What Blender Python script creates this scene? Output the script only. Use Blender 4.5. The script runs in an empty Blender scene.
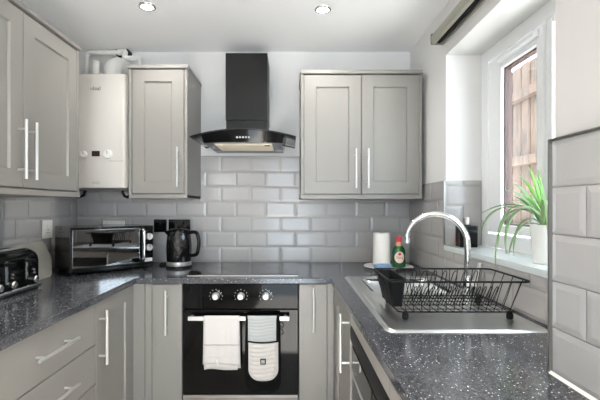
import bpy, bmesh, math, random
from mathutils import Vector, Matrix
random.seed(7)
PI = math.pi
C = bpy.context.scene.collection
D = bpy.data
V = Vector

# ------------------------------------------------------------------ materials
def srgb(r, g, b):
    f = lambda c: (c/255/12.92) if c/255 <= .04045 else ((c/255+.055)/1.055)**2.4
    return (f(r), f(g), f(b), 1)

def mat(name, col, rough=.5, metal=0, spec=.5, coat=0, noise=0, nscale=20, bump=0, bscale=60, stretch=None):
    m = D.materials.new(name); m.use_nodes = True
    nt = m.node_tree; b = nt.nodes['Principled BSDF']
    b.inputs['Base Color'].default_value = col
    b.inputs['Roughness'].default_value = rough
    b.inputs['Metallic'].default_value = metal
    b.inputs['Specular IOR Level'].default_value = spec
    b.inputs['Coat Weight'].default_value = coat
    b.inputs['Coat Roughness'].default_value = .05
    tc = nt.nodes.new('ShaderNodeTexCoord'); mp = nt.nodes.new('ShaderNodeMapping')
    nt.links.new(tc.outputs['Object'], mp.inputs['Vector'])
    if stretch: mp.inputs['Scale'].default_value = stretch
    n = nt.nodes.new('ShaderNodeTexNoise'); n.inputs['Scale'].default_value = nscale
    n.inputs['Detail'].default_value = 9
    nt.links.new(mp.outputs['Vector'], n.inputs['Vector'])
    mx = nt.nodes.new('ShaderNodeMix'); mx.data_type = 'RGBA'
    lo = tuple(c*(1-noise) for c in col[:3])+(1,); hi = tuple(min(1, c*(1+noise)) for c in col[:3])+(1,)
    mx.inputs['A'].default_value = lo; mx.inputs['B'].default_value = hi
    nt.links.new(n.outputs['Fac'], mx.inputs['Factor']); nt.links.new(mx.outputs['Result'], b.inputs['Base Color'])
    if bump:
        n2 = nt.nodes.new('ShaderNodeTexNoise'); n2.inputs['Scale'].default_value = bscale
        nt.links.new(mp.outputs['Vector'], n2.inputs['Vector'])
        bp = nt.nodes.new('ShaderNodeBump'); bp.inputs['Strength'].default_value = bump; bp.inputs['Distance'].default_value = .002
        nt.links.new(n2.outputs['Fac'], bp.inputs['Height']); nt.links.new(bp.outputs['Normal'], b.inputs['Normal'])
    return m

def emit(name, col, s):
    m = D.materials.new(name); m.use_nodes = True; nt = m.node_tree
    b = nt.nodes['Principled BSDF']; b.inputs['Base Color'].default_value = (.8, .8, .8, 1)
    b.inputs['Emission Color'].default_value = col; b.inputs['Emission Strength'].default_value = s
    return m

def thin_glass(name, tint, refl_rough=.0, ior=1.45):
    m = D.materials.new(name); m.use_nodes = True; nt = m.node_tree
    nt.nodes.remove(nt.nodes['Principled BSDF'])
    out = nt.nodes['Material Output']
    t = nt.nodes.new('ShaderNodeBsdfTransparent'); t.inputs['Color'].default_value = tint
    g = nt.nodes.new('ShaderNodeBsdfGlossy'); g.inputs['Roughness'].default_value = refl_rough
    fr = nt.nodes.new('ShaderNodeFresnel'); ge = nt.nodes.new('ShaderNodeNewGeometry'); mi = nt.nodes.new('ShaderNodeMix')   # same reflectance from either face
    mi.inputs['A'].default_value = ior; mi.inputs['B'].default_value = 1/ior
    nt.links.new(ge.outputs['Backfacing'], mi.inputs['Factor']); nt.links.new(mi.outputs['Result'], fr.inputs['IOR'])
    mx = nt.nodes.new('ShaderNodeMixShader')
    nt.links.new(fr.outputs[0], mx.inputs[0]); nt.links.new(t.outputs[0], mx.inputs[1]); nt.links.new(g.outputs[0], mx.inputs[2])
    nt.links.new(mx.outputs[0], out.inputs['Surface'])
    return m

def worktop_mat():
    m = D.materials.new('speckled_worktop'); m.use_nodes = True; nt = m.node_tree
    b = nt.nodes['Principled BSDF']; b.inputs['Roughness'].default_value = .13
    b.inputs['Specular IOR Level'].default_value = .55
    tc = nt.nodes.new('ShaderNodeTexCoord')
    base = nt.nodes.new('ShaderNodeTexNoise'); base.inputs['Scale'].default_value = 160; base.inputs['Detail'].default_value = 3
    nt.links.new(tc.outputs['Object'], base.inputs['Vector'])
    cr = nt.nodes.new('ShaderNodeValToRGB')
    cr.color_ramp.elements[0].position = .35; cr.color_ramp.elements[0].color = (.024, .025, .028, 1)
    cr.color_ramp.elements[1].position = .7; cr.color_ramp.elements[1].color = (.086, .089, .100, 1)
    nt.links.new(base.outputs['Fac'], cr.inputs['Fac'])
    prev = cr.outputs['Color']
    for sc, keep, rad, col in ((330, .70, .30, (.13, .13, .14, 1)), (140, .78, .24, (.66, .66, .66, 1)), (250, .86, .25, (.36, .36, .37, 1))):
        v = nt.nodes.new('ShaderNodeTexVoronoi'); v.inputs['Scale'].default_value = sc
        nt.links.new(tc.outputs['Object'], v.inputs['Vector'])
        lt = nt.nodes.new('ShaderNodeMath'); lt.operation = 'LESS_THAN'; lt.inputs[1].default_value = rad
        nt.links.new(v.outputs['Distance'], lt.inputs[0])
        sx = nt.nodes.new('ShaderNodeSeparateColor'); nt.links.new(v.outputs['Color'], sx.inputs[0])
        gt = nt.nodes.new('ShaderNodeMath'); gt.operation = 'GREATER_THAN'; gt.inputs[1].default_value = keep
        nt.links.new(sx.outputs[0], gt.inputs[0])
        ml = nt.nodes.new('ShaderNodeMath'); ml.operation = 'MULTIPLY'
        nt.links.new(lt.outputs[0], ml.inputs[0]); nt.links.new(gt.outputs[0], ml.inputs[1])
        mx = nt.nodes.new('ShaderNodeMix'); mx.data_type = 'RGBA'; mx.inputs['B'].default_value = col
        nt.links.new(ml.outputs[0], mx.inputs['Factor']); nt.links.new(prev, mx.inputs['A'])
        prev = mx.outputs['Result']
    nt.links.new(prev, b.inputs['Base Color'])
    return m

def fence_mat():
    m = D.materials.new('weathered_fence_wood'); m.use_nodes = True; nt = m.node_tree
    b = nt.nodes['Principled BSDF']; b.inputs['Roughness'].default_value = .8
    tc = nt.nodes.new('ShaderNodeTexCoord'); oi = nt.nodes.new('ShaderNodeObjectInfo')
    mp = nt.nodes.new('ShaderNodeMapping'); mp.inputs['Scale'].default_value = (14, 14, 1.6)
    ad = nt.nodes.new('ShaderNodeVectorMath'); ad.operation = 'ADD'
    nt.links.new(tc.outputs['Object'], ad.inputs[0]); nt.links.new(oi.outputs['Random'], ad.inputs[1])
    nt.links.new(ad.outputs[0], mp.inputs['Vector'])
    n = nt.nodes.new('ShaderNodeTexNoise'); n.inputs['Scale'].default_value = 3; n.inputs['Detail'].default_value = 6
    n.inputs['Distortion'].default_value = 1.2
    nt.links.new(mp.outputs['Vector'], n.inputs['Vector'])
    cr = nt.nodes.new('ShaderNodeValToRGB')
    cr.color_ramp.elements[0].position = .28; cr.color_ramp.elements[0].color = srgb(30, 21, 15)
    cr.color_ramp.elements[1].position = .62; cr.color_ramp.elements[1].color = srgb(98, 75, 57)
    nt.links.new(n.outputs['Fac'], cr.inputs['Fac']); nt.links.new(cr.outputs['Color'], b.inputs['Base Color'])
    return m

def floor_mat():
    m = D.materials.new('brown_wood_floor'); m.use_nodes = True; nt = m.node_tree
    b = nt.nodes['Principled BSDF']; b.inputs['Roughness'].default_value = .4
    tc = nt.nodes.new('ShaderNodeTexCoord')
    br = nt.nodes.new('ShaderNodeTexBrick'); br.inputs['Scale'].default_value = 1
    br.inputs['Brick Width'].default_value = 1.2; br.inputs['Row Height'].default_value = .18; br.inputs['Mortar Size'].default_value = .003
    br.inputs['Color1'].default_value = srgb(204, 197, 188); br.inputs['Color2'].default_value = srgb(190, 183, 174); br.inputs['Mortar'].default_value = srgb(110, 92, 76)
    nt.links.new(tc.outputs['Object'], br.inputs['Vector'])
    nt.links.new(br.outputs['Color'], b.inputs['Base Color'])
    return m

M = {}
M['cab'] = mat('warm_grey_cabinet_paint', srgb(133, 130, 125), .42, noise=.025, nscale=8, bump=.04, bscale=240, stretch=(1, 1, .12))
M['cabin'] = mat('cabinet_carcass', srgb(132, 131, 126), .5, noise=.02)
M['wall'] = mat('white_wall_paint', srgb(226, 225, 223), .7, noise=.012, nscale=3, bump=.05, bscale=180)
M['pierwall'] = mat('dimmed_wall_paint', srgb(194, 191, 188), .7, noise=.012, nscale=3, bump=.05, bscale=180)  # same wall paint; weaker, warmer light on the pier put into its colour
M['ceil'] = mat('white_ceiling_paint', srgb(246, 245, 244), .8, noise=.012, nscale=2, bump=.04, bscale=160)
M['tile'] = mat('grey_metro_tile_glaze', srgb(168, 166, 164), .16, spec=.45, noise=.03, nscale=6)
M['grout'] = mat('grey_grout', srgb(164, 162, 158), .8, noise=.06, nscale=60)
M['steel'] = mat('brushed_steel', srgb(206, 204, 200), .4, metal=.75, noise=.05, nscale=90)
M['sink'] = mat('stainless_sink', srgb(236, 236, 234), .29, metal=1, noise=.02, nscale=40, stretch=(1, 8, 1))
M['chrome'] = mat('chrome', srgb(215, 215, 215), .11, metal=1, noise=.01)
M['trim'] = mat('aluminium_trim', srgb(170, 168, 164), .3, metal=1, noise=.03)
M['black'] = mat('black_gloss', (.004, .004, .004, 1), .10, spec=.2, noise=.1)
M['kettleblack'] = mat('black_faceted_plastic', (.003, .003, .003, 1), .07, spec=.5, noise=.1)
M['panelblack'] = mat('black_oven_panel', (.003, .003, .003, 1), .06, spec=.12, noise=.1)
M['blackmet'] = mat('black_coated_metal', (.009, .009, .009, 1), .42, spec=.22, noise=.1)
M['blackmat'] = mat('black_matt', (.006, .006, .006, 1), .5, spec=.18, noise=.15, nscale=80)
M['ovenglass'] = mat('dark_oven_glass', (.004, .0035, .003, 1), .04, spec=.16, noise=.1)
M['hobglass'] = mat('black_ceramic_glass', (.010, .010, .011, 1), .05, spec=.8, noise=.1)
M['mirror'] = mat('dark_mirror_glass', (.26, .26, .26, 1), .02, metal=1, noise=.01)
M['top'] = worktop_mat()
M['upvc'] = mat('white_upvc', srgb(240, 241, 242), .28, noise=.01)
M['seal'] = mat('dark_gasket', srgb(74, 58, 54), .6, noise=.1)
M['glass'] = thin_glass('window_glass', (.97, .98, .98, 1))
M['hoodglass'] = thin_glass('smoked_glass', (.33, .34, .35, 1), .02, 1.6)
M['fence'] = fence_mat()
M['floor'] = floor_mat()
M['ground'] = mat('pale_paving', srgb(222, 218, 212), .9, noise=.2, nscale=6)
M['white'] = mat('white_plastic', srgb(232, 230, 224), .35, noise=.01)
M['boiler'] = mat('white_enamel', srgb(208, 204, 197), .3, noise=.01)
M['ceramic'] = mat('white_ceramic', srgb(236, 236, 232), .16, noise=.01)
M['paper'] = mat('white_paper', srgb(240, 236, 228), .9, noise=.03, nscale=60, bump=.6, bscale=130)
M['green'] = mat('green_soap_plastic', srgb(10, 78, 38), .12, noise=.12, nscale=30)
M['red'] = mat('red_cap_plastic', srgb(214, 48, 58), .3, noise=.05)
M['clearneck'] = mat('pale_amber_neck', srgb(212, 160, 120), .2, noise=.05)
M['label'] = mat('cream_label', srgb(236, 214, 196), .5, noise=.04)
M['labelred'] = mat('label_red_print', srgb(190, 60, 60), .5, noise=.05)
M['sponge'] = mat('blue_sponge', srgb(120, 150, 180), .95, noise=.15, nscale=120, bump=.8, bscale=200)
M['towel'] = mat('white_cotton', srgb(208, 203, 198), .95, noise=.03, nscale=150, bump=.5, bscale=500)
M['stripe'] = mat('taupe_stripe', srgb(184, 174, 168), .95, noise=.05, nscale=150)
M['quilt'] = mat('grey_quilted_cotton', srgb(172, 174, 172), .95, noise=.05, nscale=150, bump=.4, bscale=400)
M['quilt2'] = mat('pale_grey_quilted_cotton', srgb(196, 191, 185), .95, noise=.05, nscale=150, bump=.4, bscale=400)
M['cloth_black'] = mat('black_cotton', (.006, .006, .006, 1), .9, spec=.08, noise=.2, nscale=150)
M['board'] = mat('beige_stone_board', srgb(146, 143, 134), .4, noise=.16, nscale=14, bump=.1)
M['leaf'] = mat('green_leaf', srgb(98, 148, 56), .4, noise=.25, nscale=30)
M['leafpale'] = mat('pale_green_leaf', srgb(138, 168, 118), .4, noise=.2, nscale=30)
M['soil'] = mat('dark_soil', srgb(58, 46, 36), .95, noise=.4, nscale=90)
M['blind'] = mat('olive_grey_blind', srgb(142, 140, 128), .45, noise=.04)
M['filter'] = mat('hood_filter_metal', srgb(214, 204, 184), .4, metal=.35, noise=.06, nscale=200)
M['sill'] = mat('pale_glazed_sill', srgb(206, 214, 214), .1, noise=.03)
M['printdark'] = mat('dark_print', srgb(60, 58, 56), .5, noise=.02)
M['printgrey'] = mat('grey_print', srgb(150, 146, 140), .5, noise=.02)
M['zone'] = mat('dark_zone_print', srgb(44, 44, 45), .2, noise=.02)
M['printwhite'] = mat('white_print', srgb(228, 228, 226), .5, noise=.02)
M['sealant'] = mat('white_sealant', srgb(226, 222, 216), .4, noise=.02)
M['lamp'] = emit('lit_lamp_lens', (1, .93, .82, 1), 16)
M['globe'] = emit('fill_globe_glow', (1, .99, .96, 1), 8)  # glow of the added fill lamp
M['display'] = mat('dark_display', srgb(52, 42, 34), .15, noise=.05)

# ------------------------------------------------------------------ mesh builder
class MB:
    def __init__(s): s.bm = bmesh.new(); s.bev = False
    def box(s, x0, x1, y0, y1, z0, z1, b=0, seg=2):
        r = bmesh.ops.create_cube(s.bm, size=1)['verts']
        for v in r: v.co = V((x0 if v.co.x < 0 else x1, y0 if v.co.y < 0 else y1, z0 if v.co.z < 0 else z1))
        if b:
            s.bev = True
            es = list({e for v in r for e in v.link_edges})
            bmesh.ops.bevel(s.bm, geom=es, offset=b, segments=seg, profile=.5, affect='EDGES')
        return s
    def face(s, pts): s.bm.faces.new([s.bm.verts.new(p) for p in pts]); return s
    def tube(s, pts, r, n=10, closed=False, cap=True):
        pts = [V(p) for p in pts]; N = len(pts); rings = []
        rad = r if isinstance(r, (list, tuple)) else [r]*N
        ref = None
        for i, p in enumerate(pts):
            if closed: t = (pts[(i+1) % N]-pts[i-1]).normalized()
            else: t = (pts[min(i+1, N-1)]-pts[max(i-1, 0)]).normalized()
            if ref is None:
                ref = t.orthogonal().normalized()
            ref = (ref - t*ref.dot(t))
            ref = ref.normalized() if ref.length > 1e-6 else t.orthogonal().normalized()
            b = t.cross(ref)
            rings.append([s.bm.verts.new(p+(ref*math.cos(2*PI*k/n)+b*math.sin(2*PI*k/n))*rad[i]) for k in range(n)])
        for i in range(N if closed else N-1):
            a, b = rings[i], rings[(i+1) % N]
            off = 0
            if closed and i == N-1:
                off = min(range(n), key=lambda o: (a[0].co-b[o].co).length)
            for k in range(n):
                s.bm.faces.new([a[k], a[(k+1) % n], b[(k+1+off) % n], b[(k+off) % n]])
        if cap and not closed:
            s.bm.faces.new(rings[0][::-1]); s.bm.faces.new(rings[-1])
        return s
    def cyl(s, p0, p1, r, n=20): return s.tube([p0, p1], r, n)
    def lathe(s, prof, c=(0, 0, 0), n=32, axis='z', capb=True, capt=True):
        rings = []
        for r, h in prof:
            ring = []
            for k in range(n):
                a = 2*PI*k/n; x, y = r*math.cos(a), r*math.sin(a)
                q = V((x, y, h)) if axis == 'z' else (V((x, h, y)) if axis == 'y' else V((h, x, y)))
                ring.append(s.bm.verts.new(V(c)+q))
            rings.append(ring)
        for a, b in zip(rings, rings[1:]):
            for k in range(n): s.bm.faces.new([a[k], a[(k+1) % n], b[(k+1) % n], b[k]])
        if capb: s.bm.faces.new(rings[0][::-1])
        if capt: s.bm.faces.new(rings[-1])
        return s
    def sphere(s, c, r, n=14, sz=1):
        res = bmesh.ops.create_uvsphere(s.bm, u_segments=n, v_segments=max(6, n//2), radius=r)['verts']
        for v in res: v.co = V((v.co.x, v.co.y, v.co.z*sz))+V(c)
        return s
    def prism(s, poly, axis, a, b):
        def q(u, w, h): return {'x': (h, u, w), 'y': (u, h, w), 'z': (u, w, h)}[axis]
        A = [s.bm.verts.new(q(u, w, a)) for u, w in poly]; B = [s.bm.verts.new(q(u, w, b)) for u, w in poly]
        n = len(poly); s.bm.faces.new(A); s.bm.faces.new(B[::-1])
        for i in range(n): s.bm.faces.new([A[i], B[i], B[(i+1) % n], A[(i+1) % n]])
        return s
    def grid(s, P):
        vs = [[s.bm.verts.new(p) for p in row] for row in P]
        for a, b in zip(vs, vs[1:]):
            for k in range(len(a)-1): s.bm.faces.new([a[k], a[k+1], b[k+1], b[k]])
        return s
    def shaker(s, O, u, n, w, h, t=.02, r=.07, rec=.009, panel=True):
        O, u, n = V(O), V(u), V(n); up = V((0, 0, 1)); c = .0018
        def R(i, d): return [s.bm.verts.new(O+u*a+up*z+n*d) for a, z in ((i, i), (w-i, i), (w-i, h-i), (i, h-i))]
        loops = [R(0, -t), R(0, -c), R(c, 0)]
        if panel: loops += [R(r, 0), R(r+.0045, -rec)]
        for a, b in zip(loops, loops[1:]):
            for k in range(4): s.bm.faces.new([a[k], a[(k+1) % 4], b[(k+1) % 4], b[k]])
        s.bm.faces.new(loops[-1]); s.bm.faces.new(loops[0][::-1])
        return s
    def tiles(s, O, u, n, u0, u1, z0, z1, rowh=.1025, tw=.203, off=0, gap=.0024, bev=.014, hgt=.0058, first=0):
        O, u, n = V(O), V(u), V(n); up = V((0, 0, 1)); r = 0; z = z0
        while z < z1-.01:
            zt = min(z+rowh, z1); o = off+(tw/2 if (r+first) % 2 else 0)
            k = math.floor((u0-o)/tw)
            while o+k*tw < u1:
                a, b = max(u0, o+k*tw), min(u1, o+(k+1)*tw); k += 1
                if b-a < .012: continue
                a, b, c, d = a+gap/2, b-gap/2, z+gap/2, zt-gap/2
                i = min(bev, (b-a)*.3, (d-c)*.3)
                L = []
                for q, hh in ((0, 0), (0, .0035), (i, hgt)):
                    L.append([s.bm.verts.new(O+u*x+up*zz+n*hh) for x, zz in ((a+q, c+q), (b-q, c+q), (b-q, d-q), (a+q, d-q))])
                for A, B in zip(L, L[1:]):
                    for m in range(4): s.bm.faces.new([A[m], A[(m+1) % 4], B[(m+1) % 4], B[m]])
                s.bm.faces.new(L[-1])
            z += rowh; r += 1
        return s

def rootmat(o):
    while o.parent: o = o.parent
    return Matrix.Translation(o.location) @ Matrix.Rotation(o.rotation_euler.z, 4, 'Z')

def link(name, mb, m, parent=None, local=False, smooth=True, ang=35):
    bm = mb.bm
    bmesh.ops.recalc_face_normals(bm, faces=bm.faces[:])
    if parent is not None and not local: bm.transform(rootmat(parent).inverted())
    me = D.meshes.new(name); bm.to_mesh(me); bm.free()
    for mm in (m if isinstance(m, list) else [m]): me.materials.append(mm)
    if smooth:
        me.polygons.foreach_set('use_smooth', [True]*len(me.polygons))
        me.set_sharp_from_angle(angle=math.radians(ang))
    o = D.objects.new(name, me); C.objects.link(o)
    if parent is not None: o.parent = parent
    if mb.bev and smooth:
        w_ = o.modifiers.new('normals', 'WEIGHTED_NORMAL'); w_.keep_sharp = True; w_.weight = 100
    return o

def tag(o, label, cat, group=None):
    o['label'] = label; o['category'] = cat
    if group: o['group'] = group
    return o
def thing(name, label, cat, loc, rz=0, group=None):
    o = D.objects.new(name, None); o.empty_display_size = .05; C.objects.link(o)
    o.location = loc; o.rotation_euler = (0, 0, rz)
    return tag(o, label, cat, group)
def solo(name, mb, m, label, cat, loc, group=None, **k):
    mb.bm.transform(Matrix.Translation(-V(loc)))
    o = link(name, mb, m, **k); o.location = loc
    return tag(o, label, cat, group)
def struct(name, mb, m, parent=None, **k):
    o = link(name, mb, m, parent, **k); o['kind'] = 'structure'; return o
def text(name, s, size, mtx, m, parent):
    cu = D.curves.new(name, 'FONT'); cu.body = s; cu.size = size; cu.align_x = 'CENTER'; cu.align_y = 'CENTER'; cu.extrude = .0004
    cu.resolution_u = 3
    t = D.objects.new('tmp', cu); C.objects.link(t)
    bpy.context.view_layer.update()
    me = D.meshes.new_from_object(t.evaluated_get(bpy.context.evaluated_depsgraph_get()))
    D.objects.remove(t)
    me.transform(mtx); me.transform(rootmat(parent).inverted())
    me.materials.clear(); me.materials.append(m); me.name = name
    o = D.objects.new(name, me); C.objects.link(o); o.parent = parent
    return o
FACE_CAM = lambda x, y, z: Matrix.Translation((x, y, z)) @ Matrix.Rotation(PI/2, 4, 'X')   # text facing -Y

def bar_handle(parent, c, along, out, L=.235, r=.0062, gap=.034, sp=.16, name='handle'):
    c, a, o = V(c), V(along), V(out); mb = MB()
    mb.cyl(c+o*gap-a*L/2, c+o*gap+a*L/2, r, 14)
    for sg in (-1, 1): mb.cyl(c+a*sg*sp/2-o*.001, c+a*sg*sp/2+o*gap, .0045, 12)
    return link(name, mb, M['steel'], parent)

X, Y, Z = V((1, 0, 0)), V((0, 1, 0)), V((0, 0, 1))
xL, xR, yB, zC, yF = -1.449, .816, 2.65, 2.338, -1.4
pX, pY = .598, .88
CT, CB = .91, .88

# ------------------------------------------------------------------ room shell
struct('floor', MB().box(xL-.1, 1.1, yF-.1, yB+.1, -.06, 0), M['floor'])
struct('ceiling', MB().box(xL-.1, 1.1, yF-.1, yB+.1, zC, zC+.06), M['ceil'])
wl = struct('wall_left', MB().box(xL-.1, xL, yF-.1, yB+.1, 0, zC), M['wall'])
wb = struct('wall_back', MB().box(xL, xR+.3, yB, yB+.1, 0, zC), M['wall'])
wy0, wy1, wz0, wz1 = .93, 2.04, 1.06, 2.08
mb = MB()
mb.box(xR, 1.10, wy1, yB, 0, zC).box(xR, 1.10, pY, wy0, 0, zC).box(xR, 1.10, wy0, wy1, 0, wz0).box(xR, 1.10, wy0, wy1, wz1, zC)
wr = struct('wall_right', mb, M['wall'])
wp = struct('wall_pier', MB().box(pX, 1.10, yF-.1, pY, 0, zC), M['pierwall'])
# wall behind the camera with an unseen doorway added to let in daylight
mb = MB(); mb.box(xL, -.40, yF-.1, yF, 0, zC).box(.40, pX, yF-.1, yF, 0, zC).box(-.40, .40, yF-.1, yF, 2.1, zC)
struct('wall_front', mb, M['wall'])

def tiled(name, parent, O, u, n, u0, u1, z0, z1, **k):
    g = MB(); O_, u_, n_ = V(O), V(u), V(n)
    A = O_+u_*u0; B = O_+u_*u1+n_*.003
    lo = [min(A[i], B[i]) for i in range(3)]; hi = [max(A[i], B[i]) for i in range(3)]
    g.box(lo[0], hi[0], lo[1], hi[1], z0, z1)
    struct('grout', g, M['grout'], parent)
    t = MB().tiles(O_+n_*.003, u, n, u0, u1, z0, z1, **k)
    return struct('tiling', t, M['tile'], parent, smooth=False)
tiled('back', wb, (0, yB, 0), X, -Y, xL, xR, CT, CT+.1025*7, off=-.4685)
tiled('left', wl, (xL, 0, 0), Y, X, .9, yB-.008, CT, CT+.1025*7, off=.02)
tiled('right', wr, (xR, 0, 0), Y, -X, wy1, yB-.008, CT, CT+.1025*5, off=2.03)
tiled('right_low', wr, (xR, 0, 0), Y, -X, pY+.012, wy1, CT, wz0, off=2.03)
tiled('reveal', wr, (0, wy1, 0), X, -Y, xR-.006, 1.0, 1.085, CT+.1025*5, off=.70, first=1)
tiled('pier', wp, (pX, 0, 0), Y, -X, -1.2, pY, CT, CT+.1045*5, rowh=.1045, off=pY, tw=.203)
# metal edge trims and sealant
struct('trim_1', MB().box(pX-.014, pX, pY-.001, pY+.004, CT, CT+.1045*5+.003), M['trim'])
struct('trim_2', MB().box(pX-.014, pX, -1.2, pY+.004, CT+.1045*5, CT+.1045*5+.004), M['trim'])
struct('trim_3', MB().box(xR-.013, xR-.004, wy1-.004, wy1+.004, 1.085, CT+.1025*5+.002), M['trim'])
struct('trim_4', MB().box(xL, xR, yB-.012, yB, CT+.1025*7, CT+.1025*7+.003), M['trim'])
struct('trim_5', MB().prism([(pX-.0155, CT), (pX-.010, CT), (pX-.010, CT+.006)], 'y', -1.2, pY), M['sealant'])

# ------------------------------------------------------------------ window
fx0, fx1 = 1.0, 1.075
mb = MB()
mb.box(fx0, fx1, wy1-.07, wy1, 1.085, wz1, .004).box(fx0, fx1, wy0, wy0+.07, 1.085, wz1, .004)
mb.box(fx0, fx1, wy0+.07, wy1-.07, wz1-.065, wz1, .004).box(fx0, fx1, wy0+.07, wy1-.07, 1.085, 1.15, .004)
mb.box(fx0, fx1, 1.493, 1.525, 1.15, wz1-.065, .004)
win = struct('window_1', mb, M['upvc'])
sy0, sy1, sz0, sz1 = 1.533, wy1-.081, 1.161, wz1-.076
gy0, gy1, gz0, gz1 = 1.578, 1.842, 1.20, 1.940
mb = MB(); a, b = fx0-.005, fx1-.03
mb.box(a, b, gy1, sy1, sz0, sz1, .006).box(a, b, sy0, gy0, sz0, sz1, .006)
mb.box(a, b, gy0, gy1, gz1, sz1, .006).box(a, b, gy0, gy1, sz0, gz0, .006)
sash = link('sash', mb, M['upvc'], win)
mb = MB(); q = .006; a, b = fx0+.012, fx0+.045
mb.box(a, b, gy1-q, gy1, gz0, gz1).box(a, b, gy0, gy0+q*.3, gz0, gz1).box(a, b, gy0, gy1, gz1-q, gz1).box(a, b, gy0, gy1, gz0, gz0+q)
link('gasket', mb, M['seal'], sash)
link('pane', MB().box(fx0+.03, fx0+.034, gy0, gy1, gz0, gz1), M['glass'], sash)
link('pane', MB().box(fx0+.03, fx0+.034, wy0+.07, 1.493, 1.15, wz1-.065), M['glass'], win)
mb = MB(); mb.box(fx0-.004, fx0+.03, 1.483, 1.493, 1.15, wz1-.065, .004).box(fx0-.004, fx0+.03, wy0+.07, 1.48, wz1-.095, wz1-.065, .004).box(fx0-.004, fx0+.03, wy0+.07, 1.48, 1.15, 1.18, .004)
link('glazing_bead', mb, M['upvc'], win)
mb = MB(); mb.box(fx0-.026, fx0-.004, 1.560, 1.85, 1.966, 1.990, .008, 3).box(fx0-.013, fx0-.004, 1.555, 1.855, 1.962, 1.998, .003)
link('trickle_vent', mb, M['upvc'], win)
mb = MB(); mb.box(fx0-.020, fx0-.004, 1.546, 1.566, 1.30, 1.36, .004).box(fx0-.034, fx0-.018, 1.548, 1.564, 1.22, 1.345, .005)
link('window_handle', mb, M['upvc'], win)
link('window_sill', MB().box(xR-.012, fx0+.002, wy0, wy1-.001, 1.06, 1.085, .002), M['sill'], win)

# ------------------------------------------------------------------ outside
struct('ground', MB().box(1.12, 9, -6, 12, -.1, -.02), M['ground'])
fn = thing('garden_fence', 'weathered brown wooden board fence outside the window', 'fence', (2.2, 3.5, -.02))
for i in range(34):
    y = 1.2+i*.14
    w = .127
    link('board', MB().box(2.2, 2.222, y, y+w, -.02, 2.625+random.uniform(-.012, .012), .002), M['fence'], fn)
for z in (2.33, 1.715, 1.09, .45):
    link('rail', MB().box(2.125, 2.2, 1.2, 5.96, z-.045, z+.04, .004), M['fence'], fn)

# ------------------------------------------------------------------ roller blind
bl = thing('roller_blind', 'olive grey rolled-up blind cassette mounted above the window', 'blind', (.78, 1.49, 2.198))
mb = MB(); prof = [(.746, 2.158), (.750, 2.148), (.756, 2.145), (.768, 2.145), (.768, 2.158), (.806, 2.158), (.806, 2.145), (.816, 2.145), (.816, 2.198), (.764, 2.198), (.752, 2.194), (.746, 2.184)]
mb.prism(prof, 'y', .90, 2.06)
link('cassette', mb, M['blind'], bl)
link('fabric_roll', MB().cyl((.787, .905, 2.163), (.787, 2.055, 2.163), .017, 18), M['blackmat'], bl)
link('end_cap', MB().box(.744, .816, 2.06, 2.066, 2.142, 2.200, .006), M['blind'], bl)

# ------------------------------------------------------------------ ceiling downlights
def downlight(x, y, lab, P, ang=140):
    t = thing('ceiling_downlight', lab, 'light', (x, y, zC), 0, 'ceiling downlights')
    link('bezel', MB().lathe([(.030, -.002), (.032, -.006), (.043, -.004), (.045, 0)], (x, y, zC), 32, capb=False, capt=False), M['chrome'], t)
    link('lens', MB().lathe([(.001, -.004), (.031, -.0035)], (x, y, zC), 32, capt=False), M['lamp'], t)
    l = D.lights.new('downlight_beam', 'SPOT'); l.energy = P; l.spot_size = math.radians(ang); l.spot_blend = 1
    l.color = (1, .98, .95); l.shadow_soft_size = .025
    o = D.objects.new('downlight_beam', l); C.objects.link(o); o.location = (x, y, zC-.025); o.parent = None
    return t
LP = 12
downlight(-.75, 2.05, 'round recessed ceiling downlight nearest the boiler', LP)
downlight(.176, 2.08, 'round recessed ceiling downlight in front of the two-door cabinet near the blind', LP)
for y in (1.12, -.35):  # two unseen downlights added to brighten drawers, floor and ceiling
    downlight(-.08, y, 'added unseen ceiling downlight over the kitchen aisle, above the viewpoint', LP*2.0, 100)

pt = thing('added_fill_lamp', 'globe lamp added as unseen fill light behind the viewpoint', 'lamp', (-1.0, -.6, zC))  # unseen lamp added to lift the ceiling and fill from behind
link('ceiling_rose', MB().lathe([(.05, 0), (.048, -.012), (.01, -.02)], (-1.0, -.6, zC), 28), M['white'], pt)
link('flex', MB().cyl((-1.0, -.6, zC-.018), (-1.0, -.6, 1.768), .003, 8), M['white'], pt)
link('globe', MB().sphere((-1.0, -.6, 1.62), .15, 32), M['globe'], pt)

# ------------------------------------------------------------------ wall cabinets
def end_pelmet(t, x0, x1, y0, y1, z, name, h, out=0):
    return link(name, MB().box(x0, x1, y0, y1, z, z+h, .003), M['cab'], t)

t = thing('wall_cabinet', 'warm grey two-door wall cabinet on the left wall, beside the boiler', 'cabinet', (-1.26, 1.57, 1.332))
link('carcass', MB().box(xL, -1.094, 1.17, 1.962, 1.357, 2.07), M['cabin'], t)
link('end_panel', MB().box(xL, -1.071, 1.962, 1.98, 1.345, 2.078, .001), M['cab'], t)
link('cornice', MB().box(xL, -1.061, 1.165, 1.985, 2.076, 2.096, .003), M['cab'], t)
link('pelmet', MB().box(xL, -1.066, 1.165, 1.983, 1.332, 1.357, .003), M['cab'], t)
for y0, y1, hy in ((1.178, 1.5645, 1.535), (1.5685, 1.9585, 1.598)):
    d = link('door', MB().shaker((-1.071, y0, 1.362), Y, X, y1-y0, .706), M['cab'], t)
    bar_handle(d, (-1.071, hy, 1.512), Z, X)

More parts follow.
